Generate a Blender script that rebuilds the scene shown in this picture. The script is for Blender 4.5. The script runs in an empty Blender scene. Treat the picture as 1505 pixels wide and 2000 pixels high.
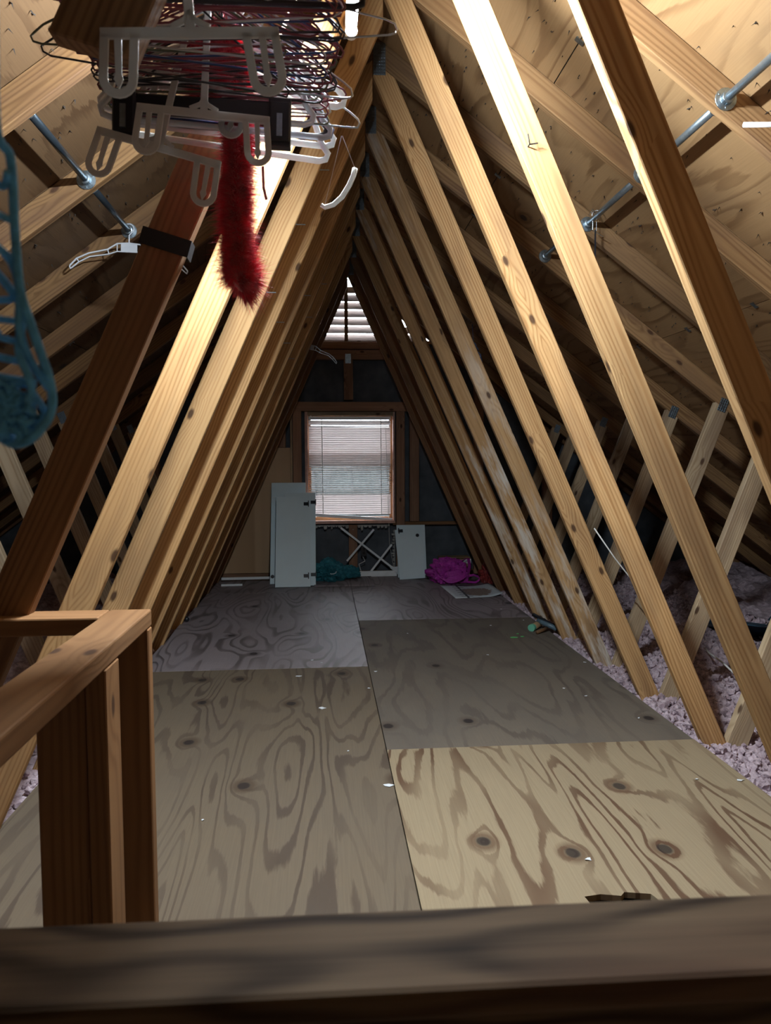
import bpy, bmesh, math, random
import numpy as np
from mathutils import Vector, Matrix
random.seed(11); RNG = np.random.default_rng(5)
SC = bpy.context.scene; COL = SC.collection
V = Vector

# ------------------------------------------------------------------ camera
cam = bpy.data.cameras.new('camera'); cam_o = bpy.data.objects.new('camera', cam); COL.objects.link(cam_o)
cam.sensor_fit = 'VERTICAL'; cam.sensor_height = 36.0; cam.lens = 1495.6 * 36 / 2000
cam.clip_start = .02; cam.clip_end = 500
R_, U_, F_ = (V((.9967857, -.0800026, -.0042312)), V((.0094462, .0649200, .9978458)), V((.0795555, .9946783, -.0654670)))
M = Matrix((R_, U_, -F_)).transposed().to_4x4(); M.translation = V((-.2325, 0, 1.1186)); cam_o.matrix_world = M
cam.dof.use_dof = True; cam.dof.focus_distance = 3.4; cam.dof.aperture_fstop = 10.0
SC.camera = cam_o

# ------------------------------------------------------------------ world, exposure
w = bpy.data.worlds.new('overcast_sky'); SC.world = w; w.use_nodes = True
bg = w.node_tree.nodes['Background']; bg.inputs[0].default_value = (.80, .90, 1.0, 1); bg.inputs[1].default_value = 18.0
SC.view_settings.view_transform = 'Standard'; SC.view_settings.look = 'None'
SC.view_settings.gamma = 1.0; SC.view_settings.use_curve_mapping = False
SC.view_settings.exposure = 0.0
LAMP_STRENGTH = 2800.0
SC.cycles.max_bounces = 10; SC.cycles.diffuse_bounces = 6; SC.cycles.sample_clamp_indirect = 6.0

# ------------------------------------------------------------------ material helpers
class NT:
    def __init__(s, name):
        s.m = bpy.data.materials.new(name); s.m.use_nodes = True; s.t = s.m.node_tree
        s.b = s.t.nodes['Principled BSDF']; s.out = s.t.nodes['Material Output']
    def n(s, typ, ins=None, **props):
        nd = s.t.nodes.new(typ)
        for k, v in props.items(): setattr(nd, k, v)
        for k, v in (ins or {}).items():
            if isinstance(v, bpy.types.NodeSocket): s.t.links.new(v, nd.inputs[k])
            else: nd.inputs[k].default_value = v
        return nd
    def math(s, op, a, b=0.0, c=0.0, clamp=False):
        nd = s.n('ShaderNodeMath', {0: a, 1: b, 2: c}, operation=op); nd.use_clamp = clamp; return nd.outputs[0]
    def vmath(s, op, a, b):
        return s.n('ShaderNodeVectorMath', {0: a, 1: b}, operation=op).outputs[0]
    def noise(s, vec, scale, detail=2.0, rough=.5, dist=0.0):
        return s.n('ShaderNodeTexNoise', {'Vector': vec, 'Scale': scale, 'Detail': detail, 'Roughness': rough, 'Distortion': dist}).outputs[0]
    def ramp(s, fac, stops, interp='LINEAR'):
        nd = s.n('ShaderNodeValToRGB', {0: fac}); r = nd.color_ramp; r.interpolation = interp
        while len(r.elements) < len(stops): r.elements.new(.5)
        for e, (p, c) in zip(r.elements, stops):
            e.position = p; e.color = (*c, 1) if len(c) == 3 else c
        return nd.outputs[0]
    def mr(s, v, a, b, c, d, smooth=False):
        nd = s.n('ShaderNodeMapRange', {0: v, 1: a, 2: b, 3: c, 4: d}); nd.clamp = True
        if smooth: nd.interpolation_type = 'SMOOTHSTEP'
        return nd.outputs[0]
    def mix(s, fac, a, b, mode='MIX'):
        nd = s.n('ShaderNodeMix', None, data_type='RGBA', blend_type=mode)
        for i, v in ((0, fac), (6, a), (7, b)):
            if isinstance(v, bpy.types.NodeSocket): s.t.links.new(v, nd.inputs[i])
            else: nd.inputs[i].default_value = v if i == 0 else ((*v, 1) if len(v) == 3 else v)
        return nd.outputs[2]
    def set(s, **kw):
        for k, v in kw.items():
            k = k.replace('_', ' ')
            if isinstance(v, bpy.types.NodeSocket): s.t.links.new(v, s.b.inputs[k])
            else: s.b.inputs[k].default_value = (*v, 1) if isinstance(v, tuple) and len(v) == 3 else v
        return s
    def bump(s, h, strength=.3, dist=.002):
        nd = s.n('ShaderNodeBump', {'Height': h, 'Strength': strength, 'Distance': dist}); s.t.links.new(nd.outputs[0], s.b.inputs['Normal'])

def gray3(v): return (v, v, v)

def wood(name, c1, c2, knotc=(.05, .022, .012), freq=85.0, stain=.6, pale=0.0, rough=.72, dirt=(.11, .06, .04), tint=.25, warpx=1.1, warpa=.055, mid=.55, spec=.25):
    s = NT(name)
    obj = s.n('ShaderNodeTexCoord').outputs['Object']; rnd = s.n('ShaderNodeObjectInfo').outputs['Random']
    off = s.n('ShaderNodeCombineXYZ', {0: s.math('MULTIPLY', rnd, 137.), 1: s.math('MULTIPLY', rnd, 61.), 2: s.math('MULTIPLY', rnd, 29.)}).outputs[0]
    P = s.vmath('ADD', obj, off)
    sx = s.n('ShaderNodeSeparateXYZ', {0: obj}).outputs
    warp = s.noise(s.vmath('MULTIPLY', P, (warpx, 5, 5)), 1.0, 2.0)
    r1 = s.math('FRACT', s.math('MULTIPLY', rnd, 171.)); r2 = s.math('FRACT', s.math('MULTIPLY', rnd, 293.))
    y = s.math('ADD', sx[1], s.math('MULTIPLY_ADD', r1, .05, .012))
    z = s.math('ADD', sx[2], s.math('MULTIPLY_ADD', r2, .09, -.045))
    rad = s.math('SQRT', s.math('ADD', s.math('MULTIPLY', y, y), s.math('MULTIPLY', z, z)))
    rad = s.math('MULTIPLY_ADD', warp, warpa, rad)
    vo = s.n('ShaderNodeTexVoronoi', {'Vector': s.n('ShaderNodeCombineXYZ', {0: s.math('MULTIPLY', s.n('ShaderNodeSeparateXYZ', {0: P}).outputs[0], 4.2), 1: s.math('MULTIPLY', s.math('ADD', sx[1], s.math('MULTIPLY_ADD', rnd, 31., sx[2])), 9.)}).outputs[0], 'Scale': 1.0}, feature='F1', voronoi_dimensions='2D')
    d = vo.outputs['Distance']; pres = s.math('GREATER_THAN', s.n('ShaderNodeSeparateColor', {0: vo.outputs['Color']}).outputs[0], .84)
    rad = s.math('MULTIPLY_ADD', s.math('MULTIPLY', s.mr(d, .05, .55, 1, 0, True), pres), .022, rad)
    fr = s.math('FRACT', s.math('MULTIPLY', rad, freq))
    ring = s.mr(s.math('ABSOLUTE', s.math('SUBTRACT', fr, .62)), 0, .36, 1, 0, True)
    fine = s.noise(s.vmath('MULTIPLY', P, (7, 150, 150)), 1.0, 1.0)
    blot = s.noise(s.vmath('MULTIPLY', P, (1.6, 5, 9)), 1.0, 3.0, .6)
    strk = s.noise(s.vmath('MULTIPLY', P, (.7, 38, 38)), 1.0, 3.0, .6)
    g = s.math('ADD', s.math('MULTIPLY_ADD', fine, .35, s.math('MULTIPLY', ring, .75)), s.mr(strk, .35, .75, -.25, .5))
    col = s.mix(s.math('MULTIPLY', g, .9, clamp=True), c1, c2)
    col = s.mix(s.mr(blot, .47, .66, 0, stain), col, dirt)
    col = s.mix(s.mr(s.noise(s.vmath('MULTIPLY', P, (.8, 2, 2)), 1.0, 2.0), .35, .65, 0, mid), col, s.mix(.5, c1, c2))
    if pale:
        pn = s.noise(s.vmath('MULTIPLY', P, (2.2, 8, 16)), 1.0, 4.0, .7)
        pm = s.math('MULTIPLY', s.mr(pn, .47, .62, 0, pale), s.mr(s.noise(P, .9, 1.0), .40, .58, 0, 1))
        col = s.mix(pm, col, (.70, .70, .66))
    col = s.mix(s.math('MULTIPLY', s.mr(d, .05, .125, .9, 0, True), pres), col, knotc)
    col = s.mix(1.0, col, s.ramp(rnd, [(0, gray3(1 - tint)), (.5, (1, .97, .94)), (1, (1 + tint * .4, 1 + tint * .3, 1 + tint * .2))]), 'MULTIPLY')
    s.set(Base_Color=col, Roughness=rough); s.b.inputs['Specular IOR Level'].default_value = spec
    s.bump(s.math('ADD', s.math('MULTIPLY', g, .6), s.math('MULTIPLY', fine, .5)), .25, .0015)
    return s.m

def plywood(name, c1, c2, K=9.0, flame=.5, grey=0.0, greyc=(.112, .098, .086), knots=.6, edge=.25, stretch=(.55, 2.3, 1), rough=.75, stain=.35, sharp=.16):
    s = NT(name)
    obj = s.n('ShaderNodeTexCoord').outputs['Object']; rnd = s.n('ShaderNodeObjectInfo').outputs['Random']
    off = s.n('ShaderNodeCombineXYZ', {0: s.math('MULTIPLY', rnd, 83.), 1: s.math('MULTIPLY', rnd, 57.), 2: 0.0}).outputs[0]
    P = s.vmath('ADD', s.vmath('MULTIPLY', obj, (1, 1, 0)), off)
    n = s.noise(s.vmath('MULTIPLY', P, stretch), 1.5, 1.6, .42, .35)
    vo = s.n('ShaderNodeTexVoronoi', {'Vector': s.vmath('MULTIPLY', P, (2.1, 2.7, 0)), 'Scale': 1.0, 'Randomness': .9}, feature='F1', voronoi_dimensions='2D')
    d = vo.outputs['Distance']; pres = s.math('LESS_THAN', s.n('ShaderNodeSeparateColor', {0: vo.outputs['Color']}).outputs[0], knots)
    kb = s.mr(d, 0, .30, 1, 0); kb = s.math('MULTIPLY', s.math('MULTIPLY', kb, kb), pres)
    jag = s.noise(s.vmath('MULTIPLY', P, (5, 45, 1)), 1.0, 3.0, .65)
    f = s.math('ADD', s.math('MULTIPLY', n, K), s.math('MULTIPLY', kb, 1.5))
    f = s.math('MULTIPLY_ADD', jag, edge, f)
    fr = s.math('FRACT', f)
    lo = 1 - flame
    m = s.math('MULTIPLY', s.mr(fr, lo, lo + sharp, 0, 1, True), s.mr(fr, .93, 1.0, 1, .1))
    brk = s.mr(s.noise(s.vmath('MULTIPLY', P, (1.3, 4, 1)), 1.0, 2.0), .35, .6, .25, 1)
    fine = s.noise(s.vmath('MULTIPLY', P, (5, 190, 1)), 1.0, 2.0)
    col = s.mix(s.math('MULTIPLY', m, brk), c1, c2)
    col = s.mix(s.math('MULTIPLY', fine, .35), col, s.mix(.5, c2, c1), 'MIX')
    col = s.mix(s.mr(fine, .35, .7, 0, .25), col, gray3(.75), 'MULTIPLY')
    wn = s.noise(s.vmath('MULTIPLY', P, (1.2, 2.2, 1)), 1.0, 5.0, .62)
    if grey: col = s.mix(s.mr(wn, .38, .60, grey * .45, grey), col, greyc)
    col = s.mix(s.mr(s.noise(s.vmath('MULTIPLY', P, (.9, 1.4, 1)), 1.3, 4.0, .65), .50, .75, 0, stain), col, (.10, .075, .06))
    core = s.math('MULTIPLY', s.mr(d, .045, .075, 1, 0, True), pres)
    rim = s.math('MULTIPLY', s.math('MULTIPLY', s.mr(d, .05, .07, 0, 1), s.mr(d, .085, .15, 1, 0)), pres)
    col = s.mix(s.math('MULTIPLY', rim, .7), col, c2)
    col = s.mix(s.math('MULTIPLY', core, .88), col, (.022, .016, .016))
    s.set(Base_Color=col, Roughness=rough); s.b.inputs['Specular IOR Level'].default_value = .2
    s.bump(s.math('ADD', s.math('MULTIPLY', fine, .6), s.math('MULTIPLY', m, .5)), .3, .0015)
    return s.m

def plain(name, c, rough=.5, metal=0.0, var=.12, scale=14.0, bump=0.0, trans=0.0, alpha=1.0, sheen=0.0):
    s = NT(name); obj = s.n('ShaderNodeTexCoord').outputs['Object']
    n = s.noise(obj, scale, 3.0, .6)
    col = s.mix(s.mr(n, .3, .7, 0, 1), tuple(x * (1 - var) for x in c), tuple(min(1, x * (1 + var)) for x in c))
    s.set(Base_Color=col, Roughness=rough, Metallic=metal, Alpha=alpha)
    s.b.inputs['Transmission Weight'].default_value = trans
    if sheen: s.b.inputs['Sheen Weight'].default_value = sheen
    if bump: s.bump(n, bump, .004)
    return s.m

def translucent(name, c, amt=.5, rough=.4):
    s = NT(name); obj = s.n('ShaderNodeTexCoord').outputs['Object']
    col = s.mix(s.noise(obj, 20.0), tuple(x * .9 for x in c), c)
    s.set(Base_Color=col, Roughness=rough)
    tr = s.n('ShaderNodeBsdfTranslucent', {0: col})
    mx = s.n('ShaderNodeMixShader', {0: amt, 1: s.b.outputs[0], 2: tr.outputs[0]})
    s.t.links.new(mx.outputs[0], s.out.inputs[0]); return s.m

MT = {}
MT['web'] = wood('honey_pine', (.62, .40, .19), (.33, .17, .065), stain=.45)
MT['web_dark'] = wood('brown_and_shaded_pine', (.30, .165, .078), (.15, .074, .033))
MT['web_pale'] = wood('weathered_pine', (.56, .37, .185), (.31, .17, .07), pale=.8, stain=.6)
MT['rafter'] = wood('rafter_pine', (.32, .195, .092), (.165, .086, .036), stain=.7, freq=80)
MT['rafter_left_shade'] = wood('shaded_rafter_pine', (.24, .14, .062), (.125, .065, .026), stain=.6, freq=75)  # rafter wood darkened, the left slope's shade is in the colour
MT['outer'] = wood('grey_pine', (.50, .40, .27), (.30, .21, .12), stain=.6)
MT['guard'] = wood('guard_pine', (.27, .143, .062), (.18, .086, .035), freq=70, stain=.3)
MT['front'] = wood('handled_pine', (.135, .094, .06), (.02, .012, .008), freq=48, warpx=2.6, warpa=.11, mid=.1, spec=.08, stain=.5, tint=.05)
MT['gable'] = wood('gable_pine', (.42, .25, .155), (.25, .13, .08), stain=.5)
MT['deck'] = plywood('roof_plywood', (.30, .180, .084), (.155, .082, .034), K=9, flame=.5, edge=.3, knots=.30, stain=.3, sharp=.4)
MT['deck_left_shade'] = plywood('shaded_roof_plywood', (.10, .058, .028), (.055, .028, .012), K=10, flame=.5, edge=.8, knots=.2, stain=.4, sharp=.4)  # darker copy of the deck plywood, dimness of the left slope painted in
MT['ply_bright'] = plywood('tan_plywood', (.315, .25, .16), (.10, .052, .030), K=13, flame=.36, knots=.5, stain=.10, edge=.45, sharp=.10, stretch=(.40, 2.6, 1))
MT['ply_grey'] = plywood('grey_plywood', (.185, .152, .115), (.10, .076, .058), K=7, flame=.4, grey=.6, knots=.25, edge=.6, stain=.35)
MT['ply_left'] = plywood('worn_plywood', (.168, .128, .084), (.072, .048, .032), K=15, stretch=(.32, 2.8, 1), flame=.38, grey=.3, knots=.62, edge=.4, stain=.35, sharp=.12)
MT['ply_far'] = plywood('ringed_plywood', (.36, .31, .33), (.10, .08, .085), K=13, flame=.5, grey=.35, knots=.2, edge=.12, stain=.3, sharp=.3, rough=.5)
MT['ply_wall'] = plywood('wall_plywood', (.56, .39, .24), (.38, .24, .13), K=10, flame=.4, knots=.4)
MT['felt'] = plain('dark_sheathing', (.075, .088, .105), .8, var=.35, scale=5)
MT['galv'] = plain('galvanised_steel', (.34, .42, .48), .38, 1.0, var=.25, scale=60)
MT['pipe'] = plain('grey_pipe', (.33, .40, .45), .35, .9, var=.15, scale=40)
MT['blackpipe'] = plain('dark_pipe', (.05, .07, .09), .3, .8)
MT['black'] = plain('black_plastic', (.014, .015, .02), .35)
MT['tape'] = plain('black_tape', (.012, .012, .014), .45, bump=.2)
MT['white_plastic'] = translucent('white_plastic', (.70, .70, .68), .25)
MT['clear'] = plain('clear_plastic', (.78, .83, .90), .25, trans=.4, var=.02)
MT['navy'] = plain('navy_plastic', (.02, .05, .16), .3)
MT['maroon'] = plain('maroon_vinyl', (.20, .045, .065), .35)
MT['blackwire'] = plain('black_vinyl', (.02, .02, .025), .35)
MT['greenwire'] = plain('olive_vinyl', (.10, .12, .07), .35)
MT['wire'] = plain('steel_wire', (.55, .60, .64), .3, 1.0)
MT['redfur'] = plain('red_feather', (.66, .018, .05), .7, var=.5, scale=40, sheen=.4)
MT['blue_yarn'] = plain('blue_yarn', (.12, .45, .80), .85, var=.25, scale=120, bump=.6)
MT['bluehang'] = plain('blue_plastic', (.10, .2, .42), .35)
MT['white_paint'] = plain('white_paint', (.72, .87, .93), .45, var=.04, scale=3)
MT['white_trim'] = plain('white_trim_paint', (.86, .90, .92), .5, var=.06)
MT['jamb'] = plain('pinkish_jamb', (.56, .33, .25), .5, var=.2)
MT['sash'] = wood('sash_wood', (.46, .24, .11), (.36, .17, .07), stain=.2)
MT['vent'] = wood('louvre_wood', (.82, .76, .74), (.62, .54, .52), stain=.35, freq=60)
MT['slat'] = translucent('blind_vinyl', (.86, .80, .78), .6, .4)
MT['cord'] = plain('cord', (.75, .75, .72), .8)
MT['teal'] = plain('teal_fabric', (.016, .15, .19), .7, var=.25, scale=30)
MT['magenta'] = plain('magenta_fabric', (.44, .035, .37), .6, var=.2, scale=30)
MT['paper'] = plain('white_paper', (.72, .76, .80), .7, var=.04)
MT['torn'] = plain('torn_paper', (.36, .36, .34), .8, var=.35)
MT['card'] = plain('cardboard', (.33, .22, .11), .8, var=.15)
MT['redbag'] = plain('red_wrapper', (.28, .04, .035), .35, var=.5, scale=25)
MT['green'] = plain('green_flake', (.12, .55, .16), .6)
MT['mint'] = plain('mint_cap', (.15, .48, .33), .5)
MT['slate'] = plain('slate_tube', (.10, .16, .20), .4)
MT['dark'] = plain('dark_gap', (.02, .018, .016), .9)
MT['drywall'] = plain('stairwell_drywall', (.45, .40, .34), .9)
MT['ground'] = plain('dark_lawn', (.010, .012, .011), .95, var=.5, scale=.3)
MT['glass'] = plain('window_glass', (1, 1, 1), .0, trans=1.0, var=0)
s = NT('pink_insulation'); o_ = s.n('ShaderNodeTexCoord').outputs['Object']
s.set(Base_Color=s.mix(s.mr(s.noise(o_, 28., 4., .65), .35, .65, 0, 1), (.34, .25, .285), (.68, .56, .62)), Roughness=.95)
s.bump(s.noise(o_, 120., 4., .7), .8, .01); MT['insul'] = s.m
s = NT('lamp_glow'); s.set(Base_Color=(1., 1., 1.)); s.b.inputs['Emission Color'].default_value = (.84, .935, 1.0, 1); s.b.inputs['Emission Strength'].default_value = LAMP_STRENGTH; MT['lamp'] = s.m
# flat print on the floor poster: a ruler line with ticks and a brown blot
s = NT('poster_print'); o_ = s.n('ShaderNodeTexCoord').outputs['Object']; q = s.n('ShaderNodeSeparateXYZ', {0: o_}).outputs
line = s.math('LESS_THAN', s.math('ABSOLUTE', s.math('ADD', q[0], .085)), .010)
tick = s.math('MULTIPLY', s.math('LESS_THAN', s.math('FRACT', s.math('MULTIPLY', q[1], 11.)), .22), s.math('LESS_THAN', s.math('ABSOLUTE', s.math('ADD', q[0], .085)), .05))
rr = s.math('ADD', s.math('POWER', s.math('MULTIPLY', s.math('SUBTRACT', q[0], .03), 7.), 2.), s.math('POWER', s.math('MULTIPLY', s.math('ADD', q[1], .05), 5.), 2.))
blob = s.math('LESS_THAN', s.math('ADD', rr, s.math('MULTIPLY', s.noise(o_, 22., 3.), 1.1)), 1.35)
col = s.mix(blob, (.62, .68, .72), s.mix(s.noise(o_, 60., 3.), (.16, .11, .09), (.42, .34, .30)))
col = s.mix(s.math('MAXIMUM', line, tick), col, (.06, .07, .09)); s.set(Base_Color=col, Roughness=.6); MT['poster'] = s.m

# ------------------------------------------------------------------ mesh helpers
def link(name, me, mat, parent=None, mw=None):
    if mat is not None and not me.materials: me.materials.append(MT[mat] if isinstance(mat, str) else mat)
    o = bpy.data.objects.new(name, me); COL.objects.link(o)
    if mw is None: mw = Matrix.Identity(4)
    if parent is not None:
        o.parent = parent; o.matrix_basis = WORLD[parent.as_pointer()].inverted() @ mw
    else: o.matrix_basis = mw
    WORLD[o.as_pointer()] = mw.copy()
    return o
WORLD = {}
def tag(o, label=None, cat=None, group=None, kind=None):
    if label: o['label'] = label
    if cat: o['category'] = cat
    if group: o['group'] = group
    if kind: o['kind'] = kind
    return o
def thing(name, label, cat, loc=(0, 0, 0), group=None, mw=None, kind=None):
    o = bpy.data.objects.new(name, None); COL.objects.link(o); o.empty_display_size = .05
    mw = mw or Matrix.Translation(V(loc)); o.matrix_basis = mw; WORLD[o.as_pointer()] = mw.copy()
    return tag(o, label, cat, group, kind)
def structure(name): return thing(name, None, None, kind='structure')
def mesh(vs, fs, smooth=False):
    me = bpy.data.meshes.new('m'); me.from_pydata([tuple(v) for v in vs], [], fs); me.update()
    if smooth:
        for p in me.polygons: p.use_smooth = True
    return me
class MB:
    def __init__(s): s.v = []; s.f = []
    def add(s, vs, fs):
        k = len(s.v); s.v += [V(v) for v in vs]; s.f += [tuple(i + k for i in f) for f in fs]; return s
    def box(s, c, d, rot=None):
        x, y, z = (a / 2 for a in d); c = V(c)
        vs = [V((sx * x, sy * y, sz * z)) for sz in (-1, 1) for sx, sy in ((-1, -1), (1, -1), (1, 1), (-1, 1))]
        if rot is not None: vs = [rot @ v for v in vs]
        return s.add([v + c for v in vs], [(3, 2, 1, 0), (4, 5, 6, 7), (0, 1, 5, 4), (1, 2, 6, 5), (2, 3, 7, 6), (3, 0, 4, 7)])
    def tube(s, path, r, n=6, closed=False):
        path = [V(p) for p in path]; N = len(path); rs = r if isinstance(r, (list, tuple)) else [r] * N
        T = []
        for i in range(N):
            a = path[(i - 1) % N] if (closed or i > 0) else path[i]; b = path[(i + 1) % N] if (closed or i < N - 1) else path[i]
            T.append((b - a).normalized() if (b - a).length > 1e-9 else V((0, 0, 1)))
        u = T[0].orthogonal().normalized(); vs = []
        for i in range(N):
            u = u - T[i] * u.dot(T[i])
            u = u.normalized() if u.length > 1e-6 else T[i].orthogonal().normalized()
            w_ = T[i].cross(u)
            vs += [path[i] + (u * math.cos(2 * math.pi * k / n) + w_ * math.sin(2 * math.pi * k / n)) * rs[i] for k in range(n)]
        fs = [(i * n + k, i * n + (k + 1) % n, ((i + 1) % N) * n + (k + 1) % n, ((i + 1) % N) * n + k) for i in range(N if closed else N - 1) for k in range(n)]
        if not closed: fs += [tuple(range(n - 1, -1, -1)), tuple((N - 1) * n + k for k in range(n))]
        return s.add(vs, fs)
    def ribbon(s, path, width, thick):           # flat band in the XZ plane, thick along Y
        path = [V((p[0], 0, p[1])) for p in path]; N = len(path); vs = []
        for i in range(N):
            t = (path[min(i + 1, N - 1)] - path[max(i - 1, 0)]).normalized(); nrm = V((-t.z, 0, t.x))
            wd = width[i] if isinstance(width, (list, tuple)) else width
            for a, b in ((-1, -1), (1, -1), (1, 1), (-1, 1)): vs.append(path[i] + nrm * (a * wd / 2) + V((0, b * thick / 2, 0)))
        fs = [(i * 4 + k, (i + 1) * 4 + k, (i + 1) * 4 + (k + 1) % 4, i * 4 + (k + 1) % 4) for i in range(N - 1) for k in range(4)]
        fs += [(0, 1, 2, 3), tuple((N - 1) * 4 + k for k in (3, 2, 1, 0))]
        return s.add(vs, fs)
    def lathe(s, prof, n=16, c=(0, 0, 0), axis='Y'):
        c = V(c); vs = []
        for r, h in prof:
            for k in range(n):
                a = 2 * math.pi * k / n; x, y = r * math.cos(a), r * math.sin(a)
                vs.append(c + (V((x, h, y)) if axis == 'Y' else V((x, y, h)) if axis == 'Z' else V((h, x, y))))
        m = len(prof)
        fs = [(i * n + k, i * n + (k + 1) % n, (i + 1) * n + (k + 1) % n, (i + 1) * n + k) for i in range(m - 1) for k in range(n)]
        fs += [tuple(range(n - 1, -1, -1)), tuple((m - 1) * n + k for k in range(n))]
        return s.add(vs, fs)
    def build(s, name, mat, parent=None, mw=None, smooth=False):
        me = mesh(s.v, s.f, smooth)
        bm = bmesh.new(); bm.from_mesh(me); bmesh.ops.recalc_face_normals(bm, faces=bm.faces); bm.to_mesh(me); bm.free()
        if smooth:
            for p in me.polygons: p.use_smooth = True
        return link(name, me, mat, parent, mw)
def bevel(o, wdt=.002, seg=1):
    m = o.modifiers.new('edge', 'BEVEL'); m.width = wdt; m.segments = seg; m.limit_method = 'ANGLE'; return o

def frame(origin, x, yhint):
    x = V(x).normalized(); y = V(yhint); y = (y - x * y.dot(x)).normalized(); z = x.cross(y)
    m = Matrix((x, y, z)).transposed().to_4x4(); m.translation = V(origin); return m
def prism(name, poly, y0, y1, d, mat, parent, bev=.0025):
    """outline in the XZ plane, extruded from y0 to y1; local X runs along d so that grain follows the board"""
    pts = [V((p[0], 0, p[1])) for p in poly]; c = sum(pts, V()) / len(pts); c.y = (y0 + y1) / 2
    m = frame(c, V((d[0], 0, d[1])), (0, 1, 0)); inv = m.inverted(); n = len(pts)
    vs = [inv @ V((p.x, y0, p.z)) for p in pts] + [inv @ V((p.x, y1, p.z)) for p in pts]
    fs = [tuple(range(n)), tuple(range(2 * n - 1, n - 1, -1))] + [(i, i + n, (i + 1) % n + n, (i + 1) % n) for i in range(n)]
    b = MB().add(vs, fs); o = b.build(name, mat, parent, m)
    return bevel(o, bev) if bev else o
def board(name, p0, p1, wd, th, mat, parent=None, yhint=(0, 1, 0), bev=.0025):
    """box along p0->p1; th along yhint, wd along the third axis"""
    p0, p1 = V(p0), V(p1); m = frame((p0 + p1) / 2, p1 - p0, yhint)
    o = MB().box((0, 0, 0), ((p1 - p0).length, th, wd)).build(name, mat, parent, m)
    return bevel(o, bev) if bev else o
def sheet(name, x0, x1, y0, y1, z, t, mat, parent):   # floor panel, long axis on local X
    lx, ly = x1 - x0, y1 - y0
    m = frame(((x0 + x1) / 2, (y0 + y1) / 2, z - t / 2), (0, 1, 0), (-1, 0, 0))
    o = MB().box((0, 0, 0), (ly - .003, lx - .003, t)).build(name, mat, parent, m); return bevel(o, .0015)

# ------------------------------------------------------------------ roof geometry
SL = .75; ZR = 2.90                      # rafter underside: z = ZR - SL*|x|
RV = .111                                # vertical size of a 2x4 rafter
YK = lambda k: 2.907 + .61 * (k - 2)
# ---- roof deck
ceil = structure('ceiling')
for side in (-1, 1):
    rows = [(0.0, .64), (.64, 1.63), (1.63, 2.61), (2.61, 3.60), (3.60, 4.15)]
    for r, (xa, xb) in enumerate(rows):
        ys = [YK(-4), YK(0), YK(4), YK(8), 7.66] if r % 2 == 0 else [YK(-4), YK(-2), YK(2), YK(6), 7.66]
        for ya, yb in zip(ys, ys[1:]):
            ua = V((side * xa, 0, ZR + RV - SL * xa)); ub = V((side * xb, 0, ZR + RV - SL * xb))
            dn = (ub - ua).normalized(); nrm = V((side * SL, 0, 1)).normalized()
            c = (ua + ub) / 2 + nrm * .008; c.y = (ya + yb) / 2
            m = frame(c, (0, 1, 0), dn)
            o = MB().box((0, 0, 0), (yb - ya - .003, (ub - ua).length - .004, .014)).build('roof_sheet', 'deck' if side > 0 else 'deck_left_shade', ceil, m)
    # roof felt over the sheets keeps daylight out of the joints
    ua = V((0, 0, ZR + RV + .024)); ub = V((side * 4.3, 0, ZR + RV + .024 - SL * 4.3)); c = (ua + ub) / 2; c.y = 3.4
    MB().box((0, 0, 0), (9.0, (ub - ua).length + .05, .006)).build('roofing_felt', 'felt', ceil, frame(c, (0, 1, 0), (ub - ua)))
    # shingle nails poking through, too many and too small to lift out singly
    nb = MB(); dn = V((side, 0, -SL)).normalized(); nin = V((-side * SL, 0, -1)).normalized()
    for i in range(2300):
        x = random.uniform(.1, 3.3); y = random.uniform(.9, 7.4); p = V((side * x, y, ZR + RV - SL * x))
        h = random.uniform(.008, .02); d = (nin + V((random.uniform(-.5, .5), random.uniform(-.5, .5), random.uniform(-.5, .5)))).normalized()
        a = d.orthogonal().normalized(); b = d.cross(a); rr = .0021
        nb.add([p + a * rr, p - a * rr * .5 + b * rr * .87, p - a * rr * .5 - b * rr * .87, p + d * h], [(0, 1, 3), (1, 2, 3), (2, 0, 3)])
        if i % 3 == 0:      # splinter lifted off the veneer
            q = p + V((0, random.uniform(-.01, .01), 0)); l = V((random.uniform(-1, 1) * .4, random.choice((-1, 1)), 0)).normalized() * random.uniform(.008, .02); l.z = -SL * side * l.x
            nb.add([q, q + l, q + l * .6 + nin * .006, q + dn * .002], [(0, 1, 2), (0, 2, 3), (1, 3, 2)])
    tag(nb.build('roofing_nails', 'dark', ceil), kind='stuff')
    for xs in (.64, 1.63):
        for k in range(0, 8):
            x = xs; p = V((side * x, YK(k) + .32, ZR + RV - SL * x)) + nin * .0025
            m = frame(p, (0, 1, 0), dn)
            MB().box((0, 0, 0), (.022, .034, .002)).box((0, .013, -.003), (.022, .004, .007)).box((0, -.013, -.003), (.022, .004, .007)).build('panel_clip', 'galv', ceil, m)

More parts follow.
